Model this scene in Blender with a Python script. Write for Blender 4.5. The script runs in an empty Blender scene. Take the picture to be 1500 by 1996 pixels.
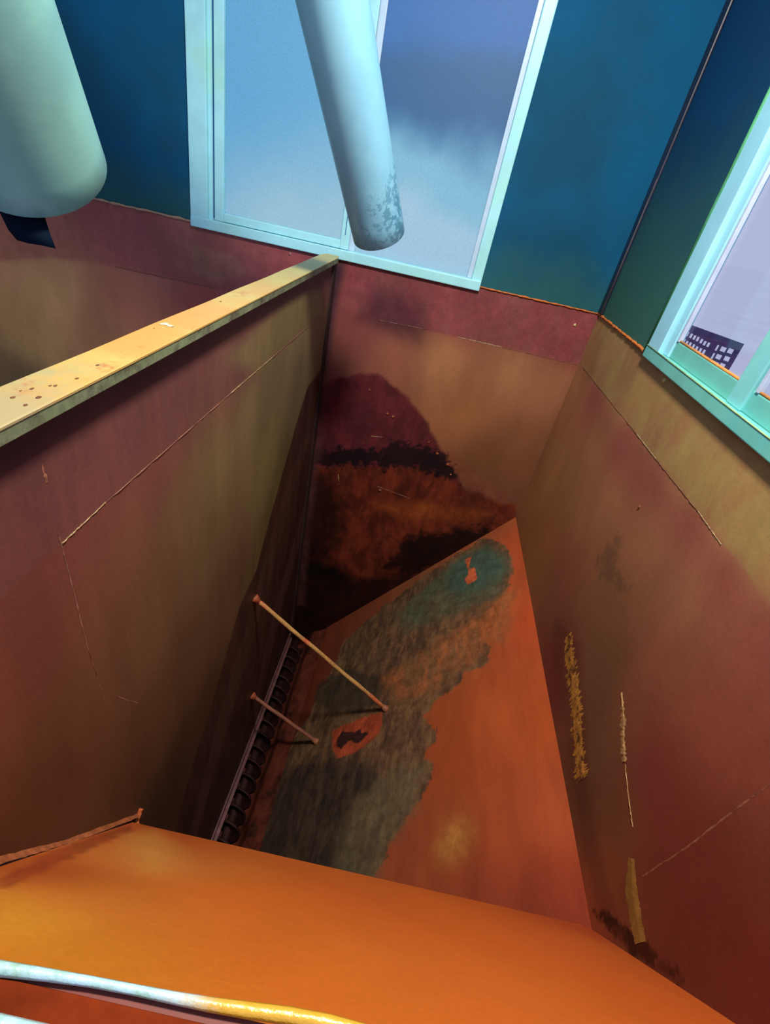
import bpy, bmesh, math, random
import numpy as np
from mathutils import Matrix, Vector
random.seed(7); rng = np.random.RandomState(3)
col = bpy.context.scene.collection

# ------------------------------------------------------------------ camera geometry (photo is 1500 x 1996)
F_PX = 950.0
CX, CY = 750.0, 998.0
_v = np.array([430. - CX, 2400. - CY]); _d = np.linalg.norm(_v)
UP = -np.array([_v[0], -_v[1], -F_PX]); UP /= np.linalg.norm(UP)
_h = -(_v / _d) * F_PX * F_PX / _d
YA = np.array([_h[0], -_h[1], -F_PX]); YA /= np.linalg.norm(YA)
XA = np.cross(YA, UP)
R = np.stack([XA, YA, UP])
def ray(p): return R @ np.array([p[0] - CX, CY - p[1], -F_PX])
def on_x(p, x): r = ray(p); return r * x / r[0]
def on_y(p, y): r = ray(p); return r * y / r[1]
def on_z(p, z): r = ray(p); return r * z / r[2]
def at_depth(p, d): return ray(p) / F_PX * d
def on_plane(p, O, n): r = ray(p); return r * (np.dot(n, O) / np.dot(n, r))

cam_d = bpy.data.cameras.new('camera'); cam = bpy.data.objects.new('camera', cam_d); col.objects.link(cam)
cam_d.sensor_fit = 'HORIZONTAL'; cam_d.sensor_width = 36; cam_d.lens = 36 * F_PX / 1500
cam_d.clip_start = 0.02; cam_d.clip_end = 20000
cam.matrix_world = Matrix([list(R[0]) + [0], list(R[1]) + [0], list(R[2]) + [0], [0, 0, 0, 1]])
bpy.context.scene.camera = cam

# ------------------------------------------------------------------ dimensions
RIM = -0.60        # top edge of the steel bin
CRE = -1.05        # height of the weld seam that runs round the bin
YF = 4.78          # far wall
XR = 1.462         # right wall
XD = -0.917        # right face of the partition
XL = -4.6
BOT = -5.95
YN = 0.10          # near rim
WTOP = 2.7

# ------------------------------------------------------------------ helpers
def s2l(c):
    return tuple((x / 255 / 12.92) if x / 255 <= 0.04045 else ((x / 255 + 0.055) / 1.055) ** 2.4 for x in c)
def empty(name, loc=(0, 0, 0), parent=None):
    o = bpy.data.objects.new(name, None); col.objects.link(o); o.location = loc; o.empty_display_size = .1
    if parent: o.parent = parent
    return o
def tag(o, label=None, cat=None, group=None, kind=None):
    if label: o['label'] = label
    if cat: o['category'] = cat
    if group: o['group'] = group
    if kind: o['kind'] = kind
    return o
def link(name, me, mat, parent=None):
    o = bpy.data.objects.new(name, me); col.objects.link(o)
    if mat: me.materials.append(mat)
    if parent:
        o.parent = parent
        p = parent; off = Vector((0, 0, 0))
        while p is not None: off += p.location; p = p.parent
        o.location = -off          # mesh data is written in world coordinates
        if parent.parent is None and False: pass
    return o
def fix_parent(o):
    return o
def bm_obj(name, bm, mat, parent=None, smooth=False):
    me = bpy.data.meshes.new(name); bm.normal_update(); bm.to_mesh(me); bm.free()
    if smooth:
        for p in me.polygons: p.use_smooth = True
    return link(name, me, mat, parent)
def add_box(bm, lo, hi, bevel=0.0):
    lo = Vector([min(a, b) for a, b in zip(lo, hi)]) if False else Vector(lo); hi = Vector(hi)
    m = bmesh.ops.create_cube(bm, size=1)
    vs = m['verts']; c = (lo + hi) / 2; s = hi - lo
    for v in vs: v.co = Vector((v.co.x * s.x + c.x, v.co.y * s.y + c.y, v.co.z * s.z + c.z))
    if bevel:
        es = list({e for v in vs for e in v.link_edges})
        bmesh.ops.bevel(bm, geom=es, offset=bevel, segments=2, affect='EDGES', profile=.6)
def box(name, lo, hi, mat, parent=None, bevel=0.006):
    bm = bmesh.new(); add_box(bm, lo, hi, bevel); return bm_obj(name, bm, mat, parent)
def add_tube(bm, pts, rad, seg=10, caps=True):
    pts = [Vector(p) for p in pts]
    if not hasattr(rad, '__len__'): rad = [rad] * len(pts)
    rings = []; pn = None
    for i, p in enumerate(pts):
        t = (pts[min(i + 1, len(pts) - 1)] - pts[max(i - 1, 0)]).normalized()
        if pn is None:
            pn = t.orthogonal().normalized()
        pn = (pn - t * pn.dot(t)).normalized(); b = t.cross(pn)
        rings.append([bm.verts.new(p + rad[i] * (math.cos(2 * math.pi * k / seg) * pn + math.sin(2 * math.pi * k / seg) * b)) for k in range(seg)])
    for a, b_ in zip(rings, rings[1:]):
        for k in range(seg): bm.faces.new((a[k], a[(k + 1) % seg], b_[(k + 1) % seg], b_[k]))
    if caps: bm.faces.new(rings[0][::-1]); bm.faces.new(rings[-1])
def tube(name, pts, rad, mat, parent=None, seg=10):
    bm = bmesh.new(); add_tube(bm, pts, rad, seg); return bm_obj(name, bm, mat, parent, True)

# ------------------------------------------------------------------ node materials
class M:
    def __init__(s, name, rough=.6, spec=.3, metal=0.0):
        s.m = bpy.data.materials.new(name); s.m.use_nodes = True
        s.t = s.m.node_tree; s.b = s.t.nodes['Principled BSDF']; s.co = None
        s.set('Roughness', rough); s.set('Specular IOR Level', spec); s.set('Metallic', metal)
    def set(s, k, v): s.b.inputs[k].default_value = v
    def n(s, ty, **kw):
        nd = s.t.nodes.new(ty)
        for k, v in kw.items(): setattr(nd, k, v)
        return nd
    def put(s, sock, v):
        if hasattr(v, 'is_output'): s.t.links.new(v, sock)
        else: sock.default_value = v
    def coord(s):
        if s.co is None:
            s.co = s.n('ShaderNodeTexCoord').outputs['Object']
        return s.co
    def noise(s, scale=5, detail=5, rough=.6, stretch=None, off=0):
        mp = s.n('ShaderNodeMapping'); s.put(mp.inputs['Vector'], s.coord())
        if stretch: mp.inputs['Scale'].default_value = stretch
        mp.inputs['Location'].default_value = (off, off * .7, off * 1.3)
        nz = s.n('ShaderNodeTexNoise'); s.put(nz.inputs['Vector'], mp.outputs[0])
        nz.inputs['Scale'].default_value = scale; nz.inputs['Detail'].default_value = detail; nz.inputs['Roughness'].default_value = rough
        return nz.outputs['Fac']
    def math(s, op, a, b=0.0, clamp=False):
        nd = s.n('ShaderNodeMath', operation=op, use_clamp=clamp); s.put(nd.inputs[0], a); s.put(nd.inputs[1], b); return nd.outputs[0]
    def ramp(s, v, lo, hi, a=0.0, b=1.0):
        nd = s.n('ShaderNodeMapRange', interpolation_type='SMOOTHSTEP'); s.put(nd.inputs['Value'], v)
        for k, x in zip(('From Min', 'From Max', 'To Min', 'To Max'), (lo, hi, a, b)): nd.inputs[k].default_value = x
        return nd.outputs['Result']
    def mix(s, fac, a, b, mode='MIX'):
        nd = s.n('ShaderNodeMix', data_type='RGBA', blend_type=mode); s.put(nd.inputs[0], fac)
        for i, c in ((6, a), (7, b)):
            s.put(nd.inputs[i], c if hasattr(c, 'is_output') else (*c, 1))
        return nd.outputs[2]
    def attr(s, name, what='Fac'):
        nd = s.n('ShaderNodeAttribute', attribute_name=name); return nd.outputs[what]
    def base(s, c): s.put(s.b.inputs['Base Color'], c if hasattr(c, 'is_output') else (*c, 1))
    def bump(s, h, strength=.2, dist=.01):
        nd = s.n('ShaderNodeBump'); s.put(nd.inputs['Height'], h); nd.inputs['Strength'].default_value = strength
        nd.inputs['Distance'].default_value = dist; s.t.links.new(nd.outputs[0], s.b.inputs['Normal'])

def simple(name, rgb, rough=.6, spec=.3, metal=0.0, var=.12, scale=9, bump=.1, rgb2=None, lo=.45, hi=.7, s2=4, stretch=None):
    m = M(name, rough, spec, metal); c = s2l(rgb)
    nz = m.noise(scale, 6, .65, stretch)
    f = m.ramp(nz, .25, .75, 1 - var, 1 + var)
    cc = m.mix(1.0, c, m.n_rgb(f) if False else c, 'MIX')
    if rgb2: cc = m.mix(m.ramp(m.noise(s2, 6, .7, stretch, 3), lo, hi), cc, s2l(rgb2))
    vm = m.n('ShaderNodeVectorMath', operation='SCALE'); m.put(vm.inputs[0], cc); m.put(vm.inputs['Scale'], f)
    m.base(vm.outputs[0])
    if bump: m.bump(m.noise(scale * 4, 4, .6), bump, .004)
    return m.m

def paint_mat(name, layers, rough=.55, spec=.25, var=.10, streak=None, bump=.12, blotch=(3.0, .12), mott=0.0):
    """painted, stained sheet steel: 'col' attribute = paint patches with some shading, then stain and shade layers
    layers: (mask attribute, colour, second colour, edge softness, edge noise, noise scale, strength)"""
    m = M(name, rough, spec)
    c = m.attr('col', 'Color')
    big = m.ramp(m.noise(blotch[0], 5, .6, streak), .3, .7, 1 - blotch[1], 1 + blotch[1])
    fine = m.ramp(m.noise(60, 3, .7), .3, .7, 1 - var * .5, 1 + var * .5)
    for i, (at, c1, c2, soft, amp, sc, st) in enumerate(layers):
        nz = m.noise(sc, 7, .68, None, i * 2.3 + 1)
        d = m.math('ADD', m.attr(at), m.math('MULTIPLY', m.math('SUBTRACT', nz, .5), amp))
        k = m.math('MULTIPLY', m.ramp(d, -soft, soft, 1.0, 0.0), st)
        cc = m.mix(m.ramp(m.noise(5.5, 6, .7, streak, i + 9), .38, .62), s2l(c1), s2l(c2))
        if mott:
            v2 = m.n('ShaderNodeVectorMath', operation='SCALE'); m.put(v2.inputs[0], cc); m.put(v2.inputs['Scale'], m.ramp(m.noise(11, 9, .75, None, i + 20), .3, .7, 1 - mott, 1 + mott)); cc = v2.outputs[0]
        c = m.mix(k, c, cc)
    g = m.math('MULTIPLY', big, fine)
    vm = m.n('ShaderNodeVectorMath', operation='SCALE'); m.put(vm.inputs[0], c); m.put(vm.inputs['Scale'], g)
    m.base(vm.outputs[0])
    m.bump(m.noise(14, 6, .6), bump, .012)
    return m.m

def sdf_poly(P, poly):
    poly = np.array(poly); n = len(poly); d = np.full(len(P), 1e9); inside = np.zeros(len(P), bool)
    for i in range(n):
        a, b = poly[i], poly[(i + 1) % n]; ab = b - a; t = np.clip(((P - a) @ ab) / (ab @ ab + 1e-12), 0, 1)
        d = np.minimum(d, np.linalg.norm(P - a - t[:, None] * ab, axis=1))
        c = ((a[1] > P[:, 1]) != (b[1] > P[:, 1])) & (P[:, 0] < (b[0] - a[0]) * (P[:, 1] - a[1]) / (b[1] - a[1] + 1e-12) + a[0])
        inside ^= c
    return np.where(inside, -d, d)

def adj(S, gain=1.0, desat=0.0, tint=(1, 1, 1)):
    out = []
    for p, c in S:
        g = sum(c) / 3; out.append((p, tuple(min(250, (x * (1 - desat) + g * desat) * gain * k) for x, k in zip(c, tint))))
    return out
def panel(name, O, U, V, mat, parent, samples, masks, step=.04, clip=None, wob=.0006):
    """flat sheet spanned by U, V from O; samples = [(pixel, rgb)] paint patches with some shading in their colour, masks = {attr: pixel polygon}"""
    O, U, V = map(lambda a: np.array(a, float), (O, U, V)); lu, lv = np.linalg.norm(U), np.linalg.norm(V)
    nu, nv = max(2, int(lu / step)), max(2, int(lv / step)); n = np.cross(U, V); n /= np.linalg.norm(n)
    eu, ev = U / lu, V / lv
    def uv(p): q = on_plane(p, O, n) - O; return np.array([q @ eu, q @ ev])
    a, b = np.meshgrid(np.linspace(0, lu, nu + 1), np.linspace(0, lv, nv + 1), indexing='ij')
    P = np.stack([a.ravel(), b.ravel()], 1)
    W = O + P[:, :1] * eu + P[:, 1:] * ev
    # sheet is never perfectly flat
    edge = np.minimum.reduce([P[:, 0], lu - P[:, 0], P[:, 1], lv - P[:, 1]])
    W = W + n * (wob * np.sin(P[:, 0] * 3.1 + 1) * np.sin(P[:, 1] * 2.3) * np.clip(edge / .3, 0, 1))[:, None]
    idx = lambda i, j: i * (nv + 1) + j
    faces = [(idx(i, j), idx(i + 1, j), idx(i + 1, j + 1), idx(i, j + 1)) for i in range(nu) for j in range(nv)]
    me = bpy.data.meshes.new(name); me.from_pydata(W.tolist(), [], faces); me.update()
    for p in me.polygons: p.use_smooth = True
    S = np.array([uv(s[0]) for s in samples]); C = np.array([s2l(s[1]) for s in samples])  # sampled colours hold paint patches and some shading
    w = 1 / (((P[:, None, :] - S[None]) ** 2).sum(2) + .03) ** 1.7
    cc = (w[:, :, None] * C[None]).sum(1) / w.sum(1)[:, None]
    ca = me.attributes.new('col', 'FLOAT_COLOR', 'POINT'); ca.data.foreach_set('color', np.concatenate([cc, np.ones((len(cc), 1))], 1).ravel().astype(np.float32))
    for k, poly in masks.items():
        at = me.attributes.new(k, 'FLOAT', 'POINT'); at.data.foreach_set('value', sdf_poly(P, [uv(p) for p in poly]).astype(np.float32))
    return link(name, me, mat, parent)

def strip_on(name, plane, pts, widths, mat, parent, lift=.004, n_sub=14, rag=.35):
    """thin ragged raised strip (scrape, flaking paint, weld) on a plane through pixel points"""
    O, n = plane; O = np.array(O, float); n = np.array(n, float); n /= np.linalg.norm(n)
    W = [on_plane(p, O, n) for p in pts]; L = []; ws = []
    for i in range(len(W) - 1):
        for k in range(n_sub):
            t = k / n_sub; L.append(W[i] * (1 - t) + W[i + 1] * t); ws.append(widths[i] * (1 - t) + widths[i + 1] * t)
    L.append(W[-1]); ws.append(widths[-1]); L = np.array(L)
    bm = bmesh.new(); rows = []
    for i, p in enumerate(L):
        t = L[min(i + 1, len(L) - 1)] - L[max(i - 1, 0)]; t /= np.linalg.norm(t); s = np.cross(n, t)
        e1 = 1 + rag * rng.uniform(-1, 1); e2 = 1 + rag * rng.uniform(-1, 1); w = ws[i] / 2
        rows.append([bm.verts.new(p + s * w * e1 + n * .0005), bm.verts.new(p + s * w * .25 * e2 + n * lift * (1 + rag * rng.uniform(-1, 1))), bm.verts.new(p - s * w * e2 + n * .0005)])
    for a, b in zip(rows, rows[1:]):
        bm.faces.new((a[0], a[1], b[1], b[0])); bm.faces.new((a[1], a[2], b[2], b[1]))
    bmesh.ops.recalc_face_normals(bm, faces=bm.faces)
    return bm_obj(name, bm, mat, parent)

# ================================================================== THE BIN
hopper = tag(empty('steel_hopper', (0.27, 2.4, RIM)), 'deep rust-brown painted steel hopper with sloped orange floor and worn stained walls', 'hopper')

# far end wall ------------------------------------------------------
end_samples = [
 ((250,440),(158,84,86)),((350,480),(150,98,86)),((450,500),(146,80,82)),((560,530),(140,56,66)),((720,560),(95,42,58)),((780,590),(70,30,48)),
 ((900,610),(125,48,56)),((1050,640),(118,50,52)),((1120,660),(112,50,50)),((60,450),(150,108,88)),
 ((100,560),(168,132,92)),((250,600),(150,92,76)),((400,590),(150,70,66)),((60,660),(150,120,80)),((40,740),(96,80,58)),((200,640),(138,96,70)),
 ((690,650),(120,58,58)),((760,690),(135,78,62)),((860,700),(150,100,66)),((1000,720),(146,98,66)),((1080,760),(138,88,62)),
 ((900,800),(138,86,52)),((1000,860),(120,74,48)),((940,900),(112,68,42)),((1030,900),(110,66,44)),((960,960),(105,62,46)),((650,700),(105,60,56)),
 ((760,1100),(90,36,22)),((640,1190),(30,10,8))]
end_masks = {
 'dome': [(560,790),(620,752),(665,735),(700,728),(745,732),(790,770),(835,825),(862,880),(885,915),(905,960),(900,1240),(540,1260)],
 'lower': [(560,912),(700,905),(780,908),(850,915),(900,948),(960,975),(1003,985),(1010,1030),(640,1260),(540,1260)],
 'post_tint': [(628,640),(648,640),(628,860),(606,1010),(592,1180),(578,1180),(590,980),(604,860)],
 'navy': [(628,505),(672,508),(662,560),(652,620),(640,690),(626,740),(590,740)],
 'band': [(600,590),(640,606),(735,624),(892,657),(978,677),(1135,714),(1180,600),(900,500),(600,480)],
 'band_dark': [(720,560),(800,580),(830,620),(820,670),(760,650),(700,620)],
 'band_left': [(-200,500),(0,510),(100,502),(225,520),(420,562),(640,620),(640,480),(180,380),(-200,300)],
 'pale_left': [(360,470),(460,500),(480,530),(420,555),(375,530)],
 'orange_streak': [(740,985),(800,975),(900,990),(960,1005),(900,1015),(830,1010),(770,1010)],
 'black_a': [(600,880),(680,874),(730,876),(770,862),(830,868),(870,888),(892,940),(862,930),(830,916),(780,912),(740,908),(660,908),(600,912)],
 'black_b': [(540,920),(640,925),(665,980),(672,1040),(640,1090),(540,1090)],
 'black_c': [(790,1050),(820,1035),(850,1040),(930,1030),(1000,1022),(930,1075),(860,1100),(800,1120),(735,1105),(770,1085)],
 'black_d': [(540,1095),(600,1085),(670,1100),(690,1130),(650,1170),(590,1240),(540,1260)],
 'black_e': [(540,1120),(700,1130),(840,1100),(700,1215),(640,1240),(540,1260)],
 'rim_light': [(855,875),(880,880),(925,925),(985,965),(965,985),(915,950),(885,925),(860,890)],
}
m_end = paint_mat('stained_end_steel', [
 ('band', (130, 62, 66), (120, 66, 66), .012, .02, 3, .8),
 ('band_left', (138, 78, 76), (128, 66, 70), .03, .03, 3, .6),
 ('pale_left', (150, 106, 84), (140, 92, 80), .03, .08, 5, .6),
 ('band_dark', (60, 28, 44), (70, 34, 46), .12, .1, 4, .7),
 ('dome', (92,30,40), (70,22,32), .03, .12, 6, .95),
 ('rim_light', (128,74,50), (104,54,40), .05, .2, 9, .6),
 ('navy', (24, 26, 44), (36, 34, 50), .05, .02, 3, .8),
 ('lower', (112, 46, 26), (74, 28, 18), .05, .22, 5, .95),
 ('orange_streak', (150,76,32), (124,58,26), .09, .2, 6, .65),  # brighter orange streak in the brown zone
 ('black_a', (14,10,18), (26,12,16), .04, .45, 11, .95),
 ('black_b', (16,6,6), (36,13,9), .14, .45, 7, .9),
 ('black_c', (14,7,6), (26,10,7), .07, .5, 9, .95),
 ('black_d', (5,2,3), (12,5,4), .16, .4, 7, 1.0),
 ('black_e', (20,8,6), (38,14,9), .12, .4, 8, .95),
 ('post_tint', (88, 54, 52), (70, 40, 38), .05, .05, 5, .55)], streak=(1, 1, .45), mott=.22)
panel('end_wall', (XL, YF, RIM), (XR - XL, 0, 0), (0, 0, BOT - RIM), m_end, hopper, adj(end_samples, 1.06, .12, (1.02, 1.01, .95)), end_masks, .035)

# right side wall -----------------------------------------------------
side_samples = [
 ((1200,670),(150,112,76)),((1160,700),(146,104,72)),((1240,740),(150,96,70)),((1220,780),(150,124,70)),((1300,830),(142,104,66)),((1350,900),(156,132,82)),((1420,870),(150,110,72)),
 ((1450,1000),(150,130,80)),((1480,920),(146,122,76)),((1490,1100),(140,122,72)),
 ((1150,790),(126,66,58)),((1210,860),(128,70,58)),((1270,930),(124,66,56)),((1350,1020),(124,60,56)),((1420,1130),(120,52,54)),((1490,1230),(118,50,50)),
 ((1100,850),(128,84,58)),((1080,950),(132,88,54)),((1150,960),(128,82,60)),((1250,1050),(122,76,56)),((1060,1040),(138,84,48)),
 ((1100,1120),(116,64,48)),((1180,1150),(106,66,46)),((1300,1150),(118,74,58)),((1180,1300),(96,64,44)),((1240,1400),(108,60,46)),((1300,1300),(116,64,50)),
 ((1400,1400),(116,58,48)),((1480,1500),(110,54,44)),((1300,1560),(96,36,32)),((1270,1480),(94,34,34)),((1180,1450),(90,60,42)),((1200,1600),(84,52,36)),((1350,1650),(94,36,30)),((1090,1300),(98,38,36)),
 ((1180,1700),(110,56,34)),((1210,1780),(96,48,32)),((1160,1740),(140,60,34)),((1300,1780),(92,38,30)),((1400,1800),(92,34,28)),((1480,1900),(92,30,26)),((1350,1860),(88,36,26)),((1480,1700),(96,44,34)),((1150,1590),(88,56,38))]
side_masks = {
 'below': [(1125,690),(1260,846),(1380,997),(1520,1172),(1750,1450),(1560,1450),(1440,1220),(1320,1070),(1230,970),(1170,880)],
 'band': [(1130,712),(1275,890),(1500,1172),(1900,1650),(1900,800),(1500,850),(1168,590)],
 'patina': [(1180,690),(1290,760),(1270,830),(1230,800),(1190,750)],
 'ochre': [(1330,860),(1420,900),(1600,1050),(1600,1250),(1450,1080),(1300,910)],
 'smear': [(1160,1090),(1200,1050),(1200,1110),(1225,1150),(1185,1140)],
 'dark_line': [(1080,1200),(1130,1260),(1150,1550),(1200,1800),(1160,1780),(1120,1560),(1080,1300)],
 'dirt': [(1150,1775),(1170,1770),(1270,1845),(1330,1900),(1320,1915),(1240,1870)],
}
m_side = paint_mat('worn_side_steel', [
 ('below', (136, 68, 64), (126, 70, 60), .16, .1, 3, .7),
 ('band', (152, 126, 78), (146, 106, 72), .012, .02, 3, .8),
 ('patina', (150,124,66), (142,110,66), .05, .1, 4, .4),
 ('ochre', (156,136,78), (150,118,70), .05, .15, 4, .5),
 ('smear', (66,56,42), (92,64,46), .05, .5, 9, .45),
 ('dark_line', (88,40,32), (92,58,40), .06, .12, 6, .5),
 ('dirt', (22,12,8), (80,34,20), .015, .12, 14, .9)], streak=(1, .6, .35))
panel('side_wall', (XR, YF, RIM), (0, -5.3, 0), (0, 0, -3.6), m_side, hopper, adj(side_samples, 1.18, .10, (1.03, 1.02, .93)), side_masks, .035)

# sloped floor ---------------------------------------------------------
fA = np.array([XR, YF, -2.83]); fB = np.array([-0.43, YF, -5.28])
floor_samples = [
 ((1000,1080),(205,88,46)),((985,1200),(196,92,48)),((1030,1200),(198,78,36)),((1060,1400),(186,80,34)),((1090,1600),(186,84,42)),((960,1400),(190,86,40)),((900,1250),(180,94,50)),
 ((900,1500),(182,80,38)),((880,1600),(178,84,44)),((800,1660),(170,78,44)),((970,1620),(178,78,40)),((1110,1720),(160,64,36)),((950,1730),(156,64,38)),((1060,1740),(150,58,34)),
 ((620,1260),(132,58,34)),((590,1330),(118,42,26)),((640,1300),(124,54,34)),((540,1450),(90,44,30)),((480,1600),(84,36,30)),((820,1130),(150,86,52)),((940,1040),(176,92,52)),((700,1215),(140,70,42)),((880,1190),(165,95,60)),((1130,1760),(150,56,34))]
floor_masks = {
 'stain': [(670,1250),(740,1188),(820,1128),(890,1080),(945,1048),(985,1062),(1003,1110),(985,1160),(940,1200),(900,1230),(960,1262),(945,1300),(905,1310),(895,1335),(850,1360),(822,1400),(846,1420),(852,1440),(828,1470),(850,1490),(832,1540),(800,1590),(765,1640),(735,1700),(700,1800),(430,1800),(480,1660),(492,1600),(525,1540),(520,1490),(560,1460),(600,1400),(612,1370),(650,1300)],
 'teal': [(770,1200),(830,1140),(900,1085),(950,1062),(985,1080),(992,1110),(970,1160),(900,1190),(840,1215),(790,1230)],
 'teal_core': [(880,1100),(945,1066),(975,1085),(985,1110),(960,1140),(905,1160),(870,1150)],
 'light': [(800,1290),(880,1235),(960,1170),(1000,1150),(980,1240),(905,1300),(840,1350),(760,1360),(740,1320)],
 'chip': [(905,1090),(918,1085),(914,1110),(925,1105),(930,1128),(912,1140),(905,1130),(913,1118)],
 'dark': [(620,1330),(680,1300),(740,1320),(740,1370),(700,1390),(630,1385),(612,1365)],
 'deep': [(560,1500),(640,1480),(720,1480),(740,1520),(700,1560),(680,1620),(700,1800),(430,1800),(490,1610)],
 'pale_green': [(690,1560),(760,1500),(830,1490),(810,1570),(750,1660),(720,1760),(640,1760),(660,1650)],
 'bare': [(648,1425),(690,1405),(720,1395),(745,1388),(742,1420),(730,1440),(690,1468),(655,1478),(646,1455)],
 'scrawl': [(655,1440),(668,1425),(690,1428),(705,1418),(702,1430),(722,1425),(700,1448),(680,1444),(665,1460),(656,1456)],
 'yellow': [(850,1650),(870,1610),(905,1600),(920,1620),(905,1660),(880,1680),(855,1675)],
}
m_floor = paint_mat('orange_floor_steel', [
 ('stain', (116, 86, 58), (80, 60, 46), .012, .26, 7, .95),
 ('light', (160,92,52), (118,82,52), .12, .45, 6, .8),
 ('teal', (82,92,70), (84,80,58), .10, .22, 5, .8),
 ('teal_core', (62,90,78), (68,90,74), .10, .14, 6, .8),
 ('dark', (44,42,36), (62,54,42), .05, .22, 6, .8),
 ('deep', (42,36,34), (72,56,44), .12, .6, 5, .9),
 ('pale_green', (112,98,70), (92,82,62), .12, .3, 6, .6),
 ('chip', (196,96,58), (186,92,56), .008, .05, 14, 1.0),
 ('bare', (150,62,38), (168,74,44), .012, .10, 12, .95),
 ('scrawl', (38,26,26), (46,30,30), .010, .06, 16, .95),
 ('yellow', (170,122,56), (166,116,52), .11, .02, 4, .6)], rough=.5, streak=(1.6, .5, 1.6), bump=.1, mott=.38)
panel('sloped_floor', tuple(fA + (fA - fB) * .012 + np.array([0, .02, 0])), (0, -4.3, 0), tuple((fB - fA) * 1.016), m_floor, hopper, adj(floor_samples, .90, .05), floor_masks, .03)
# rounded bottom that carries the auger
m_trough = simple('trough_steel', (96, 44, 32), .6, .2, var=.3, scale=6, bump=.2, rgb2=(40,20,16))
bm = bmesh.new(); prof = [(-0.425, -5.292), (-0.52, -5.375), (-.60, -5.42), (-.64, -5.5), (-.66, -5.62), (-.70, -5.72), (-.78, -5.79), (-.88, -5.81), (-.98, -5.78), (-1.06, -5.7), (-1.1, -5.55), (-1.1, -5.0)]
rows = [[bm.verts.new((x, y, z)) for x, z in prof] for y in (YF, 3.6, 2.4, 1.2, .4)]
for a, b in zip(rows, rows[1:]):
    for k in range(len(prof) - 1): bm.faces.new((a[k], a[k + 1], b[k + 1], b[k]))
bm_obj('trough', bm, m_trough, hopper, True)

# near sloping plate -----------------------------------------------------
LIPY, LIPZ = 1.06, -2.88
yT, zT = YN, CRE - .12
n_samples = [((300,1680),(214,122,50)),((100,1750),(214,122,42)),((500,1750),(216,106,34)),((700,1760),(212,98,32)),((900,1800),(212,98,32)),((1150,1850),(206,94,34)),
 ((600,1880),(216,108,32)),((1000,1930),(214,104,34)),((1300,1960),(206,92,30)),((50,1850),(206,124,30)),((1180,1820),(186,74,34)),((60,1700),(170,70,28)),((250,1625),(190,84,34))]
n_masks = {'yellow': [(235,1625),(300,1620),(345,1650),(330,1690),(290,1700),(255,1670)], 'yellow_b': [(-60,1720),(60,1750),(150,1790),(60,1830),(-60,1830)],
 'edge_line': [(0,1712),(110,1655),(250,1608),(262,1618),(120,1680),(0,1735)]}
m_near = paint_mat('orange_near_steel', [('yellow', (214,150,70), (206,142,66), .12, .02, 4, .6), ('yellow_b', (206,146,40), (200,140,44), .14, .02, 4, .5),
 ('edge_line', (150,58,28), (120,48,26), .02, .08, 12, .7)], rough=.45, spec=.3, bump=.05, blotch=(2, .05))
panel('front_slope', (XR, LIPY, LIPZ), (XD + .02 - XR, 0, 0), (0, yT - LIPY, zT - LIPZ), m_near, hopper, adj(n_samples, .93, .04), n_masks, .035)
m_brown = simple('brown_paint', (104, 44, 36), .55, .3, var=.2, scale=5, bump=.1)
bm = bmesh.new(); add_box(bm, (XD + .02, YN - .02, zT), (XR, YN, RIM - .004)); bm_obj('front_wall', bm, m_brown, hopper)
bm = bmesh.new(); add_box(bm, (XD + .02, LIPY - .03, BOT + .1), (XR, LIPY - .015, LIPZ)); bm_obj('front_skirt', bm, m_brown, hopper)
# rim flange under the camera with bright worn edges, highlight painted into their colour
m_bright = M('highlit_rim_metal', .3, .7, .2)
_sp = m_bright.n('ShaderNodeSeparateXYZ'); m_bright.put(_sp.inputs[0], m_bright.coord())
_h = m_bright.math('ADD', _sp.outputs['X'], m_bright.math('MULTIPLY', m_bright.math('SUBTRACT', m_bright.noise(30, 5, .7), .5), .12))
_c = m_bright.mix(m_bright.ramp(m_bright.noise(16, 5, .7), .4, .6), s2l((168, 200, 214)), s2l((140, 176, 158)))
m_bright.base(m_bright.mix(m_bright.ramp(_h, -.11, -.03), _c, s2l((196, 150, 44)))); m_bright.bump(m_bright.noise(90, 4), .5, .003); m_bright = m_bright.m
rim = box('rim_flange', (-1.6, -.05, RIM - .012), (XR, YN - .008, RIM), simple('rim_paint', (96, 34, 12), .9, .03, var=.3, scale=14), hopper, .003)
bm = bmesh.new()
add_tube(bm, [(x, min(.107, .0965 + (x + .23) * .04) + .0008 * math.sin(x * 30), RIM + .0015) for x in np.linspace(-1.6, XR, 90)], [.0048 + .0012 * math.sin(i * .7) for i in range(90)], 8)
bm_obj('worn_highlit_edge', bm, m_bright, rim, True)
bm = bmesh.new(); add_tube(bm, [(x, float(on_z((0, 1990), RIM)[1]) - .003, RIM + .002) for x in np.linspace(-1.6, XR, 30)], .007, 8)
bm_obj('worn_highlit_edge', bm, m_bright, rim, True)

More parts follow.
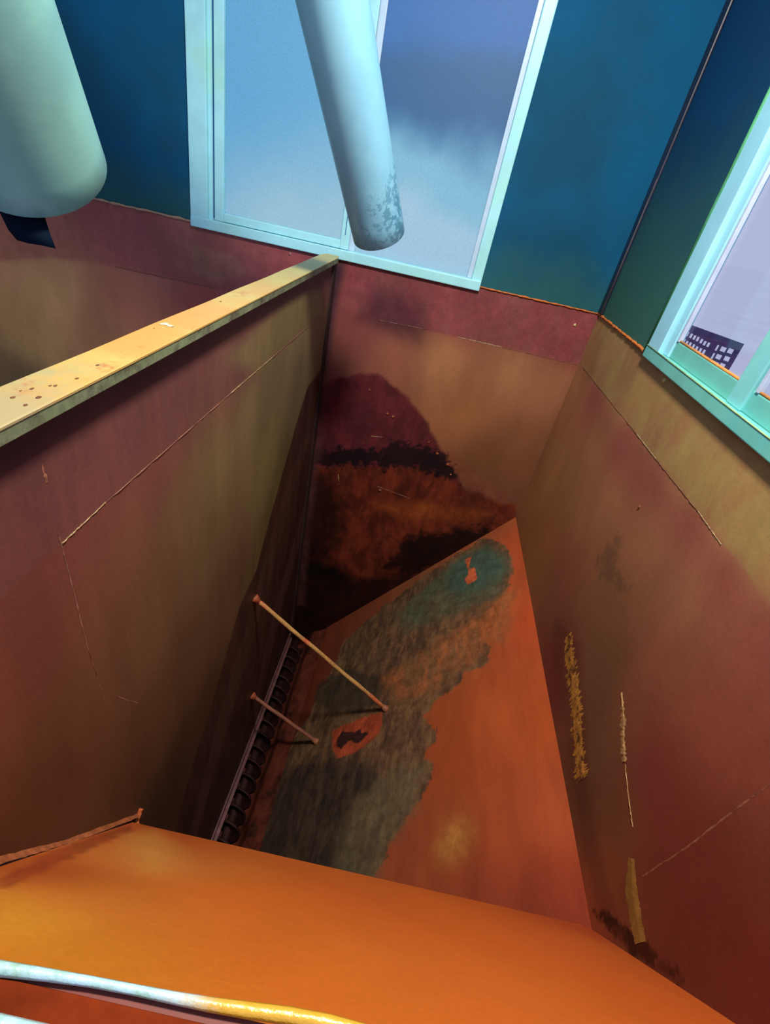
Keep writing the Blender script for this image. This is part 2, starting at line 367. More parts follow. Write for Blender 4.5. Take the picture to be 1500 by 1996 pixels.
# partition -----------------------------------------------------------------
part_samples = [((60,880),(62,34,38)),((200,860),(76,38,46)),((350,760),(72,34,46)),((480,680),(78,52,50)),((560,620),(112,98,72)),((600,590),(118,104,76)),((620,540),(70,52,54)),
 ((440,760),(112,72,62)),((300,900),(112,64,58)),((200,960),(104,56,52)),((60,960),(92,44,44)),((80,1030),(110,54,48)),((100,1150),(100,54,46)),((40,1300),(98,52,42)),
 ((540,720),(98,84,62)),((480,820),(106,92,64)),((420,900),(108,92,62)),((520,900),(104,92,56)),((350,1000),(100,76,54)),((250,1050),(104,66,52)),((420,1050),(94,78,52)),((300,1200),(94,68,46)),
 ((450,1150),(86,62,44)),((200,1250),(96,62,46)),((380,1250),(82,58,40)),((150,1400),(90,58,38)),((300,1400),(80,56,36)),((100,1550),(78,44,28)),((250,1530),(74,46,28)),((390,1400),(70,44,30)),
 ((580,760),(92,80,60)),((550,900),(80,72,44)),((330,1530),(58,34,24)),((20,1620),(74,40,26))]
part_masks = {
 'above': [(-100,1260),(120,1060),(205,980),(450,766),(530,697),(640,600),(655,490),(0,800),(-100,860)],
 'above_olive': [(440,700),(520,625),(590,570),(625,560),(628,612),(530,700),(500,724)],
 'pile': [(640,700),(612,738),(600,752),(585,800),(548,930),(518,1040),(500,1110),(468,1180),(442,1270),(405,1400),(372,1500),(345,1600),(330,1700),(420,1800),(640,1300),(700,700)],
 'edge_green': [(560,860),(580,800),(548,930),(505,1090),(480,1150),(470,1150),(500,1050),(530,950)],
 'streak_a': [(592,850),(604,850),(572,960),(512,1180),(448,1400),(380,1640),(366,1640),(425,1400),(492,1180),(552,960)],
 'streak_b': [(612,900),(620,900),(592,1030),(545,1200),(500,1400),(488,1400),(530,1200),(580,1030)],
 'inner': [(590,850),(575,1000),(540,1180),(480,1400),(400,1640),(430,1640),(560,1240),(600,1000)],
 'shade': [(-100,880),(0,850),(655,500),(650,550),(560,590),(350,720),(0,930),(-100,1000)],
}
m_part = paint_mat('partition_steel', [
 ('above', (112, 70, 64), (98, 62, 62), .012, .02, 3, .6),
 ('above_olive', (124, 110, 70), (112, 98, 68), .06, .06, 4, .8),
 ('shade', (56, 30, 44), (62, 36, 44), .05, .03, 4, .75),  # shade under the cap rail, painted as a dark band
 ('edge_green', (98,86,40), (90,76,40), .08, .06, 5, .5),
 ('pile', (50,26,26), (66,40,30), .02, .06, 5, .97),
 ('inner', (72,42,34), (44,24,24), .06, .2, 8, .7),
 ('streak_a', (84,56,46), (66,42,38), .05, .12, 9, .7),
 ('streak_b', (96,62,52), (74,46,42), .05, .12, 9, .7)], streak=(1, 1.3, .25), rough=.5)
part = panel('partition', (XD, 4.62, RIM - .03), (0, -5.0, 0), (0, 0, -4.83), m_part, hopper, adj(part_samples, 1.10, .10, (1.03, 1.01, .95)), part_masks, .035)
bm = bmesh.new(); add_box(bm, (XD - .03, -.38, -5.46), (XD - .006, 4.62, RIM - .03)); bm_obj('backing_sheet', bm, m_brown, part)
# end post between partition and far wall
bm = bmesh.new(); add_box(bm, (XD - .05, 4.62, BOT + .2), (XD + .012, 4.76, RIM - .03), .006)
bm_obj('end_post', bm, simple('post_paint', (50, 38, 38), .6, .2, var=.25, scale=5, stretch=(1, 1, .3), rgb2=(64,48,42)), part)
m_cap = M('chipped_yellow_cap', .4, .4)
c = m_cap.mix(m_cap.ramp(m_cap.noise(2.2, 5, .6), .38, .6), s2l((186, 164, 92)), s2l((190, 146, 78)))
c = m_cap.mix(m_cap.ramp(m_cap.noise(9, 8, .75, None, 5), .56, .66), c, s2l((176, 108, 62)))
c = m_cap.mix(m_cap.ramp(m_cap.noise(38, 8, .8, None, 2), .63, .70), c, s2l((110, 70, 44)))
sy = m_cap.n('ShaderNodeSeparateXYZ'); m_cap.put(sy.inputs[0], m_cap.coord())
hh = m_cap.math('ADD', sy.outputs['Y'], m_cap.math('MULTIPLY', m_cap.math('SUBTRACT', m_cap.noise(6, 6, .7), .5), 1.2))
c = m_cap.mix(m_cap.ramp(hh, .9, 1.4, .75, 0), c, s2l((150, 146, 112)))
c = m_cap.mix(m_cap.ramp(hh, 2.4, 3.4, 0, .6), c, s2l((178, 172, 96)))
c = m_cap.mix(.12, c, (0, 0, 0))
m_cap.base(c); m_cap.bump(m_cap.noise(40, 5), .25, .004); m_cap = m_cap.m
bm = bmesh.new(); ys = np.linspace(-.4, 4.68, 40); rows = []
for i, y in enumerate(ys):
    x0, x1 = XD - .10 + .002 * math.sin(i), XD + .045
    if y > 4.6: x0 += .02 * (y - 4.6) / .08; x1 -= .012 * (y - 4.6) / .08
    rows.append([bm.verts.new((x0, y, RIM - .009)), bm.verts.new((x0, y, RIM - .003)), bm.verts.new((x0 + .004, y, RIM)), bm.verts.new((x1 - .004, y, RIM)), bm.verts.new((x1, y, RIM - .003)), bm.verts.new((x1, y, RIM - .009))])
for a, b in zip(rows, rows[1:]):
    for k in range(6): bm.faces.new((a[k], a[(k + 1) % 6], b[(k + 1) % 6], b[k]))
bm.faces.new(rows[0]); bm.faces.new(rows[-1]); bmesh.ops.recalc_face_normals(bm, faces=bm.faces)
capo = bm_obj('cap_rail', bm, m_cap, part); capo['label'] = 'worn yellow top rail of the partition'
m_lip = simple('cap_edge_green', (112, 122, 92), .5, .3, var=.3, scale=12, rgb2=(76,70,62), s2=10)
box('cap_edge', (XD + .036, -.4, RIM - .046), (XD + .043, 4.62, RIM - .0092), m_lip, capo, .002)
m_chip = simple('pale_chip', (216, 204, 160), .5, .3, var=.1)
O_cap = ((0, 0, RIM + .001), (0, 0, 1))
strip_on('paint_chip', O_cap, [(318, 630), (335, 637)], [.03, .022], m_chip, capo, .002, 5, .5)
m_rustbit = simple('rust_flake', (104, 68, 46), .8, .1, var=.4, scale=30)
for k, (px, py) in enumerate([(40, 762), (62, 758), (98, 752), (25, 775), (108, 752), (75, 775), (150, 738), (190, 712), (50, 790), (300, 640), (430, 588)]):
    p = on_z((px, py), RIM); bm = bmesh.new()
    bmesh.ops.create_icosphere(bm, subdivisions=1, radius=1); s = rng.uniform(.002, .006)
    for v in bm.verts: v.co = Vector(p) + Vector((v.co.x * s * rng.uniform(.7, 1.3), v.co.y * s * 1.6, abs(v.co.z) * s * .5))
    bm_obj('rust_flake', bm, m_rustbit, capo)

# welds and scrapes
m_weld = simple('weld_bead', (140, 116, 80), .45, .5, var=.3, scale=30)
m_weld_r = simple('rust_weld', (112, 72, 52), .55, .4, var=.4, scale=30)
P_D = ((XD, 0, 0), (1, 0, 0)); P_E = ((0, YF, 0), (0, -1, 0)); P_S = ((XR, 0, 0), (-1, 0, 0)); P_F = (tuple(fA), tuple(np.cross(fB - fA, (0, 1, 0)) * -1))
nf = np.cross(fB - fA, np.array([0, 1., 0])); nf /= np.linalg.norm(nf)
if nf[2] < 0: nf = -nf
P_F = (tuple(fA), tuple(nf))
def seg_w(name, pl, a, b, w, mat, par, lift=.003, n=1, rag=.5):
    w *= .7
    return strip_on(name, pl, [a, b], [w, w], mat, par, lift, 26, rag)
seg_w('weld_seam', P_D, (120, 1060), (205, 980), .010, m_weld, part)
seg_w('weld_seam', P_D, (205, 980), (450, 766), .006, m_weld_r, part)
seg_w('weld_seam', P_D, (450, 766), (530, 697), .011, m_weld, part)
seg_w('weld_seam', P_D, (530, 697), (628, 612), .007, m_weld_r, part)
seg_w('weld_seam', P_E, (735, 624), (830, 642), .008, m_weld_r, hopper)
seg_w('weld_seam', P_E, (892, 657), (978, 677), .012, m_weld, hopper)
seg_w('weld_seam', P_E, (978, 677), (1135, 714), .006, m_weld_r, hopper)
seg_w('weld_seam', P_E, (225, 520), (420, 562), .009, m_weld_r, hopper)
seg_w('weld_seam', P_S, (1136, 716), (1240, 846), .008, m_weld_r, hopper)
seg_w('weld_seam', P_S, (1240, 846), (1278, 895), .014, m_weld, hopper)
seg_w('weld_seam', P_S, (1278, 895), (1360, 997), .005, m_weld_r, hopper)
seg_w('weld_seam', P_S, (1360, 997), (1405, 1062), .010, m_weld, hopper)
m_peel = simple('peeled_paint', (176, 120, 52), .7, .2, var=.45, scale=22, rgb2=(96, 56, 32), lo=.5, hi=.6, s2=18, bump=.6)
m_ochre = simple('ochre_smear', (142, 104, 48), .6, .2, var=.25, scale=12)
m_pale = simple('pale_scratch', (168, 132, 86), .6, .3, var=.35, scale=30)
pp = strip_on('paint_scrape', P_S, [(1107, 1238), (1112, 1300), (1120, 1350), (1125, 1420), (1126, 1455), (1134, 1520)], [.10, .15, .14, .14, .12, .15], m_peel, hopper, .003, 26, .5); pp['label'] = 'flaking yellow patch of peeled paint'
strip_on('paint_scrape', P_S, [(1211, 1350), (1214, 1400), (1213, 1440), (1216, 1485)], [.014, .045, .04, .05], m_pale, hopper, .004, 12, .5)
strip_on('paint_scrape', P_S, [(1218, 1490), (1224, 1550), (1233, 1612)], [.010, .008, .004], m_pale, hopper, .003, 12, .5)
strip_on('paint_scrape', P_S, [(1230, 1672), (1230, 1740), (1240, 1800), (1247, 1838)], [.05, .10, .10, .09], m_ochre, hopper, .003, 12, .15)
m_scr = simple('faint_scratch', (140, 92, 70), .6, .3, var=.4, scale=30)
strip_on('scratch', P_S, [(1252, 1708), (1340, 1650), (1430, 1580), (1500, 1528)], [.005, .007, .006, .004], m_scr, hopper, .002, 14, .6)
m_scr2 = simple('grey_scratch', (136, 100, 84), .6, .3, var=.4, scale=30)
strip_on('scratch', P_D, [(80, 905), (92, 940)], [.006, .010], m_scr, part, .002, 8, .7)
strip_on('scratch', P_D, [(112, 1035), (140, 1140), (170, 1260), (205, 1370)], [.004, .004, .003, .003], m_scr2, part, .002, 14, .8)
strip_on('scratch', P_D, [(228, 1358), (268, 1370)], [.006, .004], m_scr2, part, .002, 8, .7)
strip_on('scratch', P_E, [(723, 850), (745, 852)], [.010, .005], m_weld, hopper, .003, 6, .5)
strip_on('scratch', P_E, [(659, 924), (660, 938)], [.014, .008], m_weld, hopper, .003, 6, .5)
strip_on('scratch', P_E, [(735, 948), (800, 972)], [.012, .004], m_weld_r, hopper, .003, 6, .5)
# bead of orange sealant along the rim
m_seal = simple('orange_sealant', (190, 106, 48), .6, .2, var=.25, scale=30)
m_seal2 = simple('pale_sealant', (170, 140, 112), .6, .2, var=.25, scale=30)
def bead(a, b, r, mat, nm='sealant_bead'):
    a, b = Vector(a), Vector(b); n = 40
    bm = bmesh.new(); add_tube(bm, [a.lerp(b, k / n) + Vector((0, 0, rng.uniform(-.3, .3) * r)) for k in range(n + 1)], [r * rng.uniform(.6, 1.3) for k in range(n + 1)], 7)
    return bm_obj(nm, bm, mat, hopper, True)
bead((.36, YF - .008, RIM), (XR - .01, YF - .008, RIM), .007, m_seal)
bead((XR - .008, YF - .01, RIM), (XR - .008, 3.46, RIM), .010, m_seal)
bead((-4.4, YF - .008, RIM), (-2.24, YF - .008, RIM), .010, m_seal2)
bead((XR - .008, 3.46, RIM - .02), (XR - .008, .2, RIM - .02), .006, simple('green_sealant', (150, 150, 70), .6, .2, var=.3, scale=20))
# ridge where the near slope meets the partition
m_ridge = simple('rust_ridge', (150, 84, 50), .6, .2, var=.35, scale=20)
E3 = on_x((270, 1590), XD); E4 = on_x((0, 1672), XD)
dv = Vector(E4) - Vector(E3)
strip_on('weld_seam', P_D, [(265, 1590), (130, 1640), (0, 1676), (-150, 1730)], [.020, .016, .020, .02], m_ridge, part, .02, 12, .2)
strip_on('dark_gap', P_D, [(262, 1604), (130, 1657), (0, 1697), (-150, 1755)], [.03, .03, .03, .03], simple('gap_shadow_paint', (40, 24, 16), .8, .1), part, .001, 8, .1)
strip_on('weld_spur', P_D, [(262, 1610), (272, 1575)], [.04, .012], simple('spur_rust', (170, 84, 44), .6, .2), part, .02, 6, .3)
strip_on('weld_lump', P_D, [(62, 1672), (78, 1662)], [.022, .018], m_ridge, part, .02, 5, .5)
# bolts / nibs
m_nib = simple('pale_nib', (196, 176, 120), .5, .4)
def nib(p, s, mat=m_nib):
    bm = bmesh.new(); bmesh.ops.create_icosphere(bm, subdivisions=2, radius=s)
    for v in bm.verts: v.co = Vector(v.co) * (1 + .25 * rng.uniform(-1, 1)) + Vector(p)
    return bm_obj('weld_nib', bm, mat, hopper)
nib(on_x((1295, 742), XR), .014); nib(on_y((565, 495), YF), .013, simple('mauve_nib', (150, 100, 100), .5)); nib(on_y((1120, 633), YF), .012, m_nib)
nib(on_y((740, 955), YF), .018, m_rustbit); nib(on_x((1246, 988), XR), .01, m_rustbit)
# flaking patch: small crumbs on the far wall by the dome edge
for k, (px, py) in enumerate([(852, 884), (872, 905), (878, 925), (720, 760), (755, 806), (766, 812), (835, 862)]):
    nib(on_y((px, py), YF), rng.uniform(.008, .016), m_ridge)

# tie rods -------------------------------------------------------------------
m_rod = simple('rod_paint', (172, 132, 78), .5, .4, var=.3, scale=8, rgb2=(176, 84, 50), lo=.5, hi=.62)
m_rod2 = simple('rod_paint_dark', (128, 78, 58), .5, .4, var=.3, scale=8)
def floor_pt(p): return on_plane(p, fA, nf)
for (pa, pb, r, mt) in (((495, 1165), (752, 1382), .019, m_rod), ((490, 1355), (617, 1446), .020, m_rod2)):
    a = on_x(pa, XD); b = floor_pt(pb)
    a, b = Vector(a), Vector(b); n = 16
    ro = tube('tie_rod', [a.lerp(b, k / n) + Vector((0, 0, .004 * math.sin(k * 1.1))) for k in range(n + 1)], [r * (1 + .08 * math.sin(k * 2.3)) for k in range(n + 1)], mt, hopper, 12)
    u = (b - a).normalized()
    tube('weld_collar', [a, a + u * .015, a + u * .06], [r * 2.1, r * 1.9, r * 1.05], simple('collar_rust', (150, 74, 50), .6), ro, 12)
    tube('weld_collar', [b - u * .05, b - u * .012, b], [r * 1.05, r * 1.7, r * 2.0], simple('collar_brown', (140, 84, 58), .6), ro, 12)

# angle-iron lip above the auger
m_angle = simple('lip_steel', (110, 74, 72), .35, .6, .3, var=.3, scale=10, rgb2=(120, 90, 90), lo=.55, hi=.65, s2=12)
bm = bmesh.new(); add_box(bm, (XD + .002, 1.1, -5.46), (XD + .016, 4.6, -5.36), .003); add_box(bm, (XD + .002, 1.1, -5.462), (XD + .045, 4.6, -5.45), .003)
bm_obj('angle_lip', bm, m_angle, hopper)

# ================================================================== AUGER
aug = tag(empty('screw_auger', (-.82, 2.9, -5.62)), 'dark rusty screw auger lying in the trough at the bottom of the hopper', 'auger')
m_aug = simple('auger_steel', (52, 28, 26), .7, .2, .3, var=.4, scale=12, rgb2=(40,20,18), bump=.4)
AX, AZ, AR = -.835, -5.63, .13
tube('shaft', [(AX, 1.1, AZ), (AX, 4.7, AZ)], .045, m_aug, aug, 14)
bm = bmesh.new(); turns = 21; N = turns * 20; prev = None
for i in range(N + 1):
    th = 2 * math.pi * i / 20; y = 1.2 + 3.4 * i / N; cs, sn = math.cos(th), math.sin(th)
    ring = [bm.verts.new((AX + cs * r, y + dy, AZ + sn * r)) for r, dy in ((.04, -.006), (AR - .012, -.006), (AR, -.016), (AR + .006, 0), (AR, .016), (AR - .012, .006), (.04, .006))]
    if prev:
        for k in range(6): bm.faces.new((prev[k], prev[k + 1], ring[k + 1], ring[k]))
    prev = ring
bmesh.ops.recalc_face_normals(bm, faces=bm.faces)
bm_obj('flighting', bm, m_aug, aug, True)

# ================================================================== THE ROOM
def wall_mat(name, a, b, lowc, z0, z1, k):
    m = M(name, .75, .1)
    c = m.mix(m.ramp(m.noise(1.1, 3, .5), .35, .65), s2l(a), s2l(b))
    sep = m.n('ShaderNodeSeparateXYZ'); m.put(sep.inputs[0], m.coord())
    low = m.math('ADD', sep.outputs['Z'], m.math('MULTIPLY', m.math('SUBTRACT', m.noise(2.5, 5, .6, None, 4), .5), .5))
    c = m.mix(m.ramp(low, z0, z1, k, 0), c, s2l(lowc))
    f = m.ramp(m.noise(140, 2, .7), .3, .7, .9, 1.1)
    vm = m.n('ShaderNodeVectorMath', operation='SCALE'); m.put(vm.inputs[0], c); m.put(vm.inputs['Scale'], f); m.base(vm.outputs[0]); return m.m
m_wall = wall_mat('blue_wall', (12, 84, 124), (18, 72, 100), (44, 92, 84), -.6, -.15, .65)
m_wall_r = wall_mat('green_wall', (10, 62, 100), (14, 56, 88), (52, 96, 84), -.6, .9, .95)
T = .10
def wall_pieces(name, boxes, mat):
    bm = bmesh.new()
    for lo, hi in boxes: add_box(bm, lo, hi)
    return tag(bm_obj(name, bm, mat), kind='structure')
WX0, WX1, WZ1 = -2.24, .375, 2.25
wall_pieces('wall_far', [((XL, YF, RIM), (WX0, YF + T, WTOP)), ((WX1, YF, RIM), (XR + T, YF + T, WTOP)), ((WX0, YF, WZ1), (WX1, YF + T, WTOP))], m_wall)
RY0, RY1, RZ1 = .9, 3.46, 2.1
wall_pieces('wall_right', [((XR, RY1, RIM), (XR + T, YF, WTOP)), ((XR, -.4, RIM), (XR + T, RY0, WTOP)), ((XR, RY0, RZ1), (XR + T, RY1, WTOP))], m_wall_r)
wall_pieces('wall_left', [((XL - T, -.4, RIM), (XL, YF + T, WTOP))], m_wall)
bm = bmesh.new(); add_box(bm, (XL - .02, -.4, BOT), (XL, YF, RIM - .003)); bm_obj('left_wall', bm, m_brown, hopper)
# corner strip
m_post = simple('dark_corner', (26, 34, 58), .4, .4, var=.3, scale=4, stretch=(1, 1, .2), rgb2=(50, 44, 58))
tr = box('trim_1', (XR - .022, 4.67, RIM + .005), (XR - .001, YF - .001, WTOP), m_post, None, .01); tag(tr, kind='structure')
m_thin = simple('thin_edge', (96, 84, 76), .5, .3, var=.4, scale=6)
tr = tube('trim_2', [(XR - .022, 4.67, RIM), (XR - .022, 4.67, .4)], [.005, .002], m_thin); tag(tr, kind='structure')

# far window --------------------------------------------------------------
m_frame = simple('white_frame', (160, 226, 238), .35, .5, var=.08, scale=5, bump=.05, rgb2=(160, 226, 214), s2=1.2)
m_frame_d = simple('groove', (34, 92, 150), .5, .3, var=.1)
win = tag(empty('window_1', ((WX0 + WX1) / 2, YF, RIM)), kind='structure')
def wb(name, lo, hi, mat=m_frame, bev=.006, par=win): return box(name, lo, hi, mat, par, bev)
bm = bmesh.new()
add_box(bm, (WX0, YF - .03, RIM), (-2.085, YF + .06, WZ1), .008)          # left jamb
add_box(bm, (-2.085, YF + .0, RIM), (-2.05, YF + .06, WZ1), .004)
add_box(bm, (WX0, YF - .035, RIM - .035), (WX1, YF + .06, RIM + .045), .008)    # sill
add_box(bm, (.285, YF - .02, RIM + .02), (WX1, YF + .06, WZ1), .008)       # right jamb
add_box(bm, (WX0, YF - .03, WZ1 - .08), (WX1, YF + .06, WZ1), .008)
bm_obj('frame', bm, m_frame, win)
bm = bmesh.new(); add_box(bm, (-2.05, YF + .015, RIM + .06), (-2.03, YF + .03, WZ1 - .08)); bm_obj('frame_groove', bm, m_frame_d, win)
sash = []
bm = bmesh.new()
add_box(bm, (-2.03, YF - .012, RIM + .05), (-1.95, YF + .03, WZ1 - .08), .006)
add_box(bm, (-1.95, YF - .012, RIM + .05), (-.905, YF + .03, RIM + .115), .006)
add_box(bm, (-.905, YF - .012, RIM + .05), (-.83, YF + .03, WZ1 - .08), .006)
add_box(bm, (-1.95, YF - .012, WZ1 - .15), (-.905, YF + .03, WZ1 - .08), .006)
s1 = bm_obj('sash', bm, m_frame, win)
bm = bmesh.new(); add_box(bm, (-.872, YF - .0145, RIM + .16), (-.866, YF - .011, .2)); bm_obj('sash_slot', bm, m_frame_d, s1)
bm = bmesh.new()
add_box(bm, (-.83, YF + .03, RIM + .045), (-.78, YF + .055, WZ1 - .08), .005)
add_box(bm, (.245, YF + .015, RIM + .045), (.285, YF + .055, WZ1 - .08), .005)
s2 = bm_obj('sash', bm, simple('pale_sash', (178, 204, 226), .35, .5, var=.06), win)

def frosted(name, stops, nx=0.0, emis=0.0):
    """dusty translucent sheet; stops = [(height, colour)] = light and dark of the view outside, painted in as tint"""
    m = M(name, .35, .4)
    t = m.t; out = t.nodes['Material Output']
    sp = m.n('ShaderNodeSeparateXYZ'); m.put(sp.inputs[0], m.coord())
    h = m.math('ADD', sp.outputs['Z'], m.math('MULTIPLY', m.math('SUBTRACT', m.noise(1.6, 3, .5), .5), .55))
    h = m.math('ADD', h, m.math('MULTIPLY', sp.outputs['X'], nx))
    c = s2l(stops[0][1])
    for (z0, z1, cc) in stops[1:]:
        c = m.mix(m.ramp(h, z0, z1), c, s2l(cc))
    f = m.ramp(m.noise(170, 2, .7), .3, .7, .9, 1.1)
    vm = m.n('ShaderNodeVectorMath', operation='SCALE'); m.put(vm.inputs[0], c); m.put(vm.inputs['Scale'], f)
    tl = m.n('ShaderNodeBsdfTranslucent'); df = m.n('ShaderNodeBsdfDiffuse'); gl = m.n('ShaderNodeBsdfGlossy')
    for s in (tl, df): m.put(s.inputs['Color'], vm.outputs[0])
    gl.inputs['Roughness'].default_value = .6
    a = m.n('ShaderNodeMixShader'); a.inputs[0].default_value = .08; m.put(a.inputs[1], tl.outputs[0]); m.put(a.inputs[2], df.outputs[0])
    b = m.n('ShaderNodeMixShader'); b.inputs[0].default_value = .05; m.put(b.inputs[1], a.outputs[0]); m.put(b.inputs[2], gl.outputs[0])
    t.links.new(b.outputs[0], out.inputs['Surface'])
    return m.m
m_pane_l = frosted('frosted_pane_left', [(0, (224, 250, 248)), (-.1, .9, (176, 232, 246))], nx=-.3)
m_pane_r = frosted('frosted_pane_right', [(0, (226, 250, 252)), (-.22, .06, (200, 242, 246)), (.1, .5, (98, 172, 204)), (.7, 1.0, (110, 184, 226))])  # darker upper stops paint in the blurred shape outdoors
def pane(nm, x0, x1, y, mat, par):
    bm = bmesh.new(); add_box(bm, (x0, y, RIM + .03), (x1, y + .004, WZ1 - .06)); return bm_obj(nm, bm, mat, par)
pane('pane', -1.96, -.90, YF + .018, m_pane_l, s1)
pane('pane', -.80, .26, YF + .045, m_pane_r, s2)

# right window --------------------------------------------------------------
win2 = tag(empty('window_2', (XR, (RY0 + RY1) / 2, RIM)), kind='structure')
m_f2 = simple('aqua_frame', (120, 196, 200), .35, .5, var=.08, scale=5, bump=.05, rgb2=(130, 206, 190), s2=1.0)
m_f2s = simple('aqua_sill', (104, 182, 172), .4, .4, var=.1, scale=4, bump=.05, rgb2=(88, 176, 180), s2=1.3)
m_f2b = simple('pale_jamb', (150, 212, 232), .35, .5, var=.06, scale=5, bump=.05)
bm = bmesh.new()
add_box(bm, (XR - .03, 3.27, RIM), (XR + .04, RY1, RZ1), .006)
add_box(bm, (XR + .0, 3.19, RIM + .05), (XR + .05, 3.262, RZ1), .005)
add_box(bm, (XR - .01, RY0, RZ1 - .1), (XR + .05, RY1, RZ1), .006)
bm_obj('frame', bm, m_f2b, win2)
bm = bmesh.new()
add_box(bm, (XR - .035, RY0, RIM - .02), (XR + .04, RY1, RIM + .05), .006)
add_box(bm, (XR + .012, RY0, RIM + .05), (XR + .05, 3.19, RIM + .15), .006)
so = bm_obj('sill', bm, m_f2s, win2)
bm = bmesh.new(); add_box(bm, (XR - .0, 2.29, RIM + .05), (XR + .055, 2.42, RZ1 - .1), .006); bm_obj('mullion', bm, m_f2, win2)
m_green_e = simple('green_putty', (70, 140, 96), .6, .2, var=.3, scale=6)
tube('putty_edge', [(XR - .03, RY1 + .004, RIM), (XR - .03, RY1 + .004, RZ1)], .010, m_green_e, win2)
m_or = simple('rust_line', (190, 126, 64), .6, .2, var=.2, scale=20)
tube('rust_edge', [(XR + .02, 3.18, RIM + .154), (XR + .02, 2.42, RIM + .154)], .008, m_or, win2)
tube('rust_edge', [(XR + .02, 2.28, RIM + .154), (XR + .02, 1.0, RIM + .154)], .008, m_or, win2)
tube('putty_line', [(XR - .034, RY1, RIM + .052), (XR - .034, RY0, RIM + .052)], .004, simple('yellow_putty', (140, 168, 116), .6, .2, var=.3), win2)
m_glass = bpy.data.materials.new('clear_glass'); m_glass.use_nodes = True; t = m_glass.node_tree
for n_ in list(t.nodes):
    if n_.type == 'BSDF_PRINCIPLED': t.nodes.remove(n_)
tr_ = t.nodes.new('ShaderNodeBsdfTransparent'); tr_.inputs[0].default_value = (.97, .97, .98, 1); gg = t.nodes.new('ShaderNodeBsdfGlossy'); gg.inputs['Roughness'].default_value = .03
nz = t.nodes.new('ShaderNodeTexNoise'); nz.inputs['Scale'].default_value = 3; mr = t.nodes.new('ShaderNodeMapRange'); t.links.new(nz.outputs['Fac'], mr.inputs['Value']); mr.inputs['To Min'].default_value = .02; mr.inputs['To Max'].default_value = .05
mx = t.nodes.new('ShaderNodeMixShader'); t.links.new(mr.outputs[0], mx.inputs[0]); t.links.new(tr_.outputs[0], mx.inputs[1]); t.links.new(gg.outputs[0], mx.inputs[2]); t.links.new(mx.outputs[0], t.nodes['Material Output'].inputs['Surface'])
for y0, y1 in ((2.42, 3.19), (1.0, 2.29)):
    bm = bmesh.new(); add_box(bm, (XR + .03, y0, RIM + .14), (XR + .034, y1, RZ1 - .1)); bm_obj('pane', bm, m_glass, win2)
m_bead = simple('sash_bead', (176, 190, 214), .4, .4)
bm = bmesh.new()
for y in (3.172, 2.262): add_box(bm, (XR + .006, y - .012, RIM + .15), (XR + .03, y + .012, RZ1 - .1), .003)
bm_obj('sash_bead', bm, m_bead, win2)

# ================================================================== OUTSIDE
BZ = -24.0
c0 = on_z((1343, 633), BZ); c1 = on_z((1445, 670), BZ); du = (c1 - c0); du[2] = 0; wl = np.linalg.norm(du); du /= wl
nb = np.array([du[1], -du[0], 0.]);
if nb @ c0 > 0: nb = -nb
bld = tag(empty('apartment_building', tuple(c0 + np.array([0, 0, -22.]))), 'purple-brown apartment block with rows of white windows seen through right-hand window', 'building')
m_b = simple('purple_facade', (84, 66, 104), .8, .1, var=.15, scale=.3, bump=0, rgb2=(72, 84, 112), s2=.08)
ext = 14.0
def bp(s, z, off=0.0): q = c0 + du * s + nb * off; return (q[0], q[1], z)
bm = bmesh.new()
A_ = [bp(-ext, BZ - 22), bp(wl, BZ - 22), bp(wl, BZ), bp(-ext, BZ)]; B_ = [bp(-ext, BZ - 22, -1.5), bp(wl, BZ - 22, -1.5), bp(wl, BZ, -1.5), bp(-ext, BZ, -1.5)]
va = [bm.verts.new(p) for p in A_]; vb = [bm.verts.new(p) for p in B_]
bm.faces.new(va); bm.faces.new(vb[::-1])
for k in range(4): bm.faces.new((va[k], vb[k], vb[(k + 1) % 4], va[(k + 1) % 4]))
bmesh.ops.recalc_face_normals(bm, faces=bm.faces)
bm_obj('wall', bm, m_b, bld)
m_bw = simple('white_window', (254, 252, 255), .5, .3, var=.1, scale=1, bump=0)
def bwin(zx, zy, w, h):
    p = on_plane((1200 + zx / 5., 560 + zy / 5.), c0, nb); s = (p - c0) @ du; z = p[2]; k = np.linalg.norm(p) / F_PX / 5 * 1.0
    w *= k; h *= k; bm = bmesh.new()
    q = [bp(s - w / 2, z - h / 2, .12), bp(s + w / 2, z - h / 2, .12), bp(s + w / 2, z + h / 2, .12), bp(s - w / 2, z + h / 2, .12)]
    q2 = [bp(s - w / 2, z - h / 2, .0), bp(s + w / 2, z - h / 2, .0), bp(s + w / 2, z + h / 2, .0), bp(s - w / 2, z + h / 2, .0)]
    a = [bm.verts.new(x) for x in q]; b = [bm.verts.new(x) for x in q2]; bm.faces.new(a)
    for k in range(4): bm.faces.new((a[k], b[k], b[(k + 1) % 4], a[(k + 1) % 4]))
    bmesh.ops.recalc_face_normals(bm, faces=bm.faces)
    return bm_obj('window', bm, m_bw, bld)
for x, y in ((697,455),(733,473),(765,490),(797,505),(832,525),(865,545),(900,560),(662,525),(690,545),(722,558),(755,577),(787,597),(822,615),(857,630)): bwin(x, y, 19, 32)
for x, y in ((985,590),(945,670)): bwin(x, y, 14, 44)
for x, y in ((1045,605),(1115,622),(1000,678),(1080,697),(970,750),(1035,765)): bwin(x, y, 42, 34)
# ground far below, pale with haze
m_gr = simple('pale_ground', (250, 249, 252), .9, .05, var=.04, scale=.02, bump=0)
bm = bmesh.new(); bmesh.ops.create_grid(bm, x_segments=2, y_segments=2, size=8000)
for v in bm.verts: v.co.z = BZ - 22.3
tag(bm_obj('ground', bm, m_gr), kind='structure')

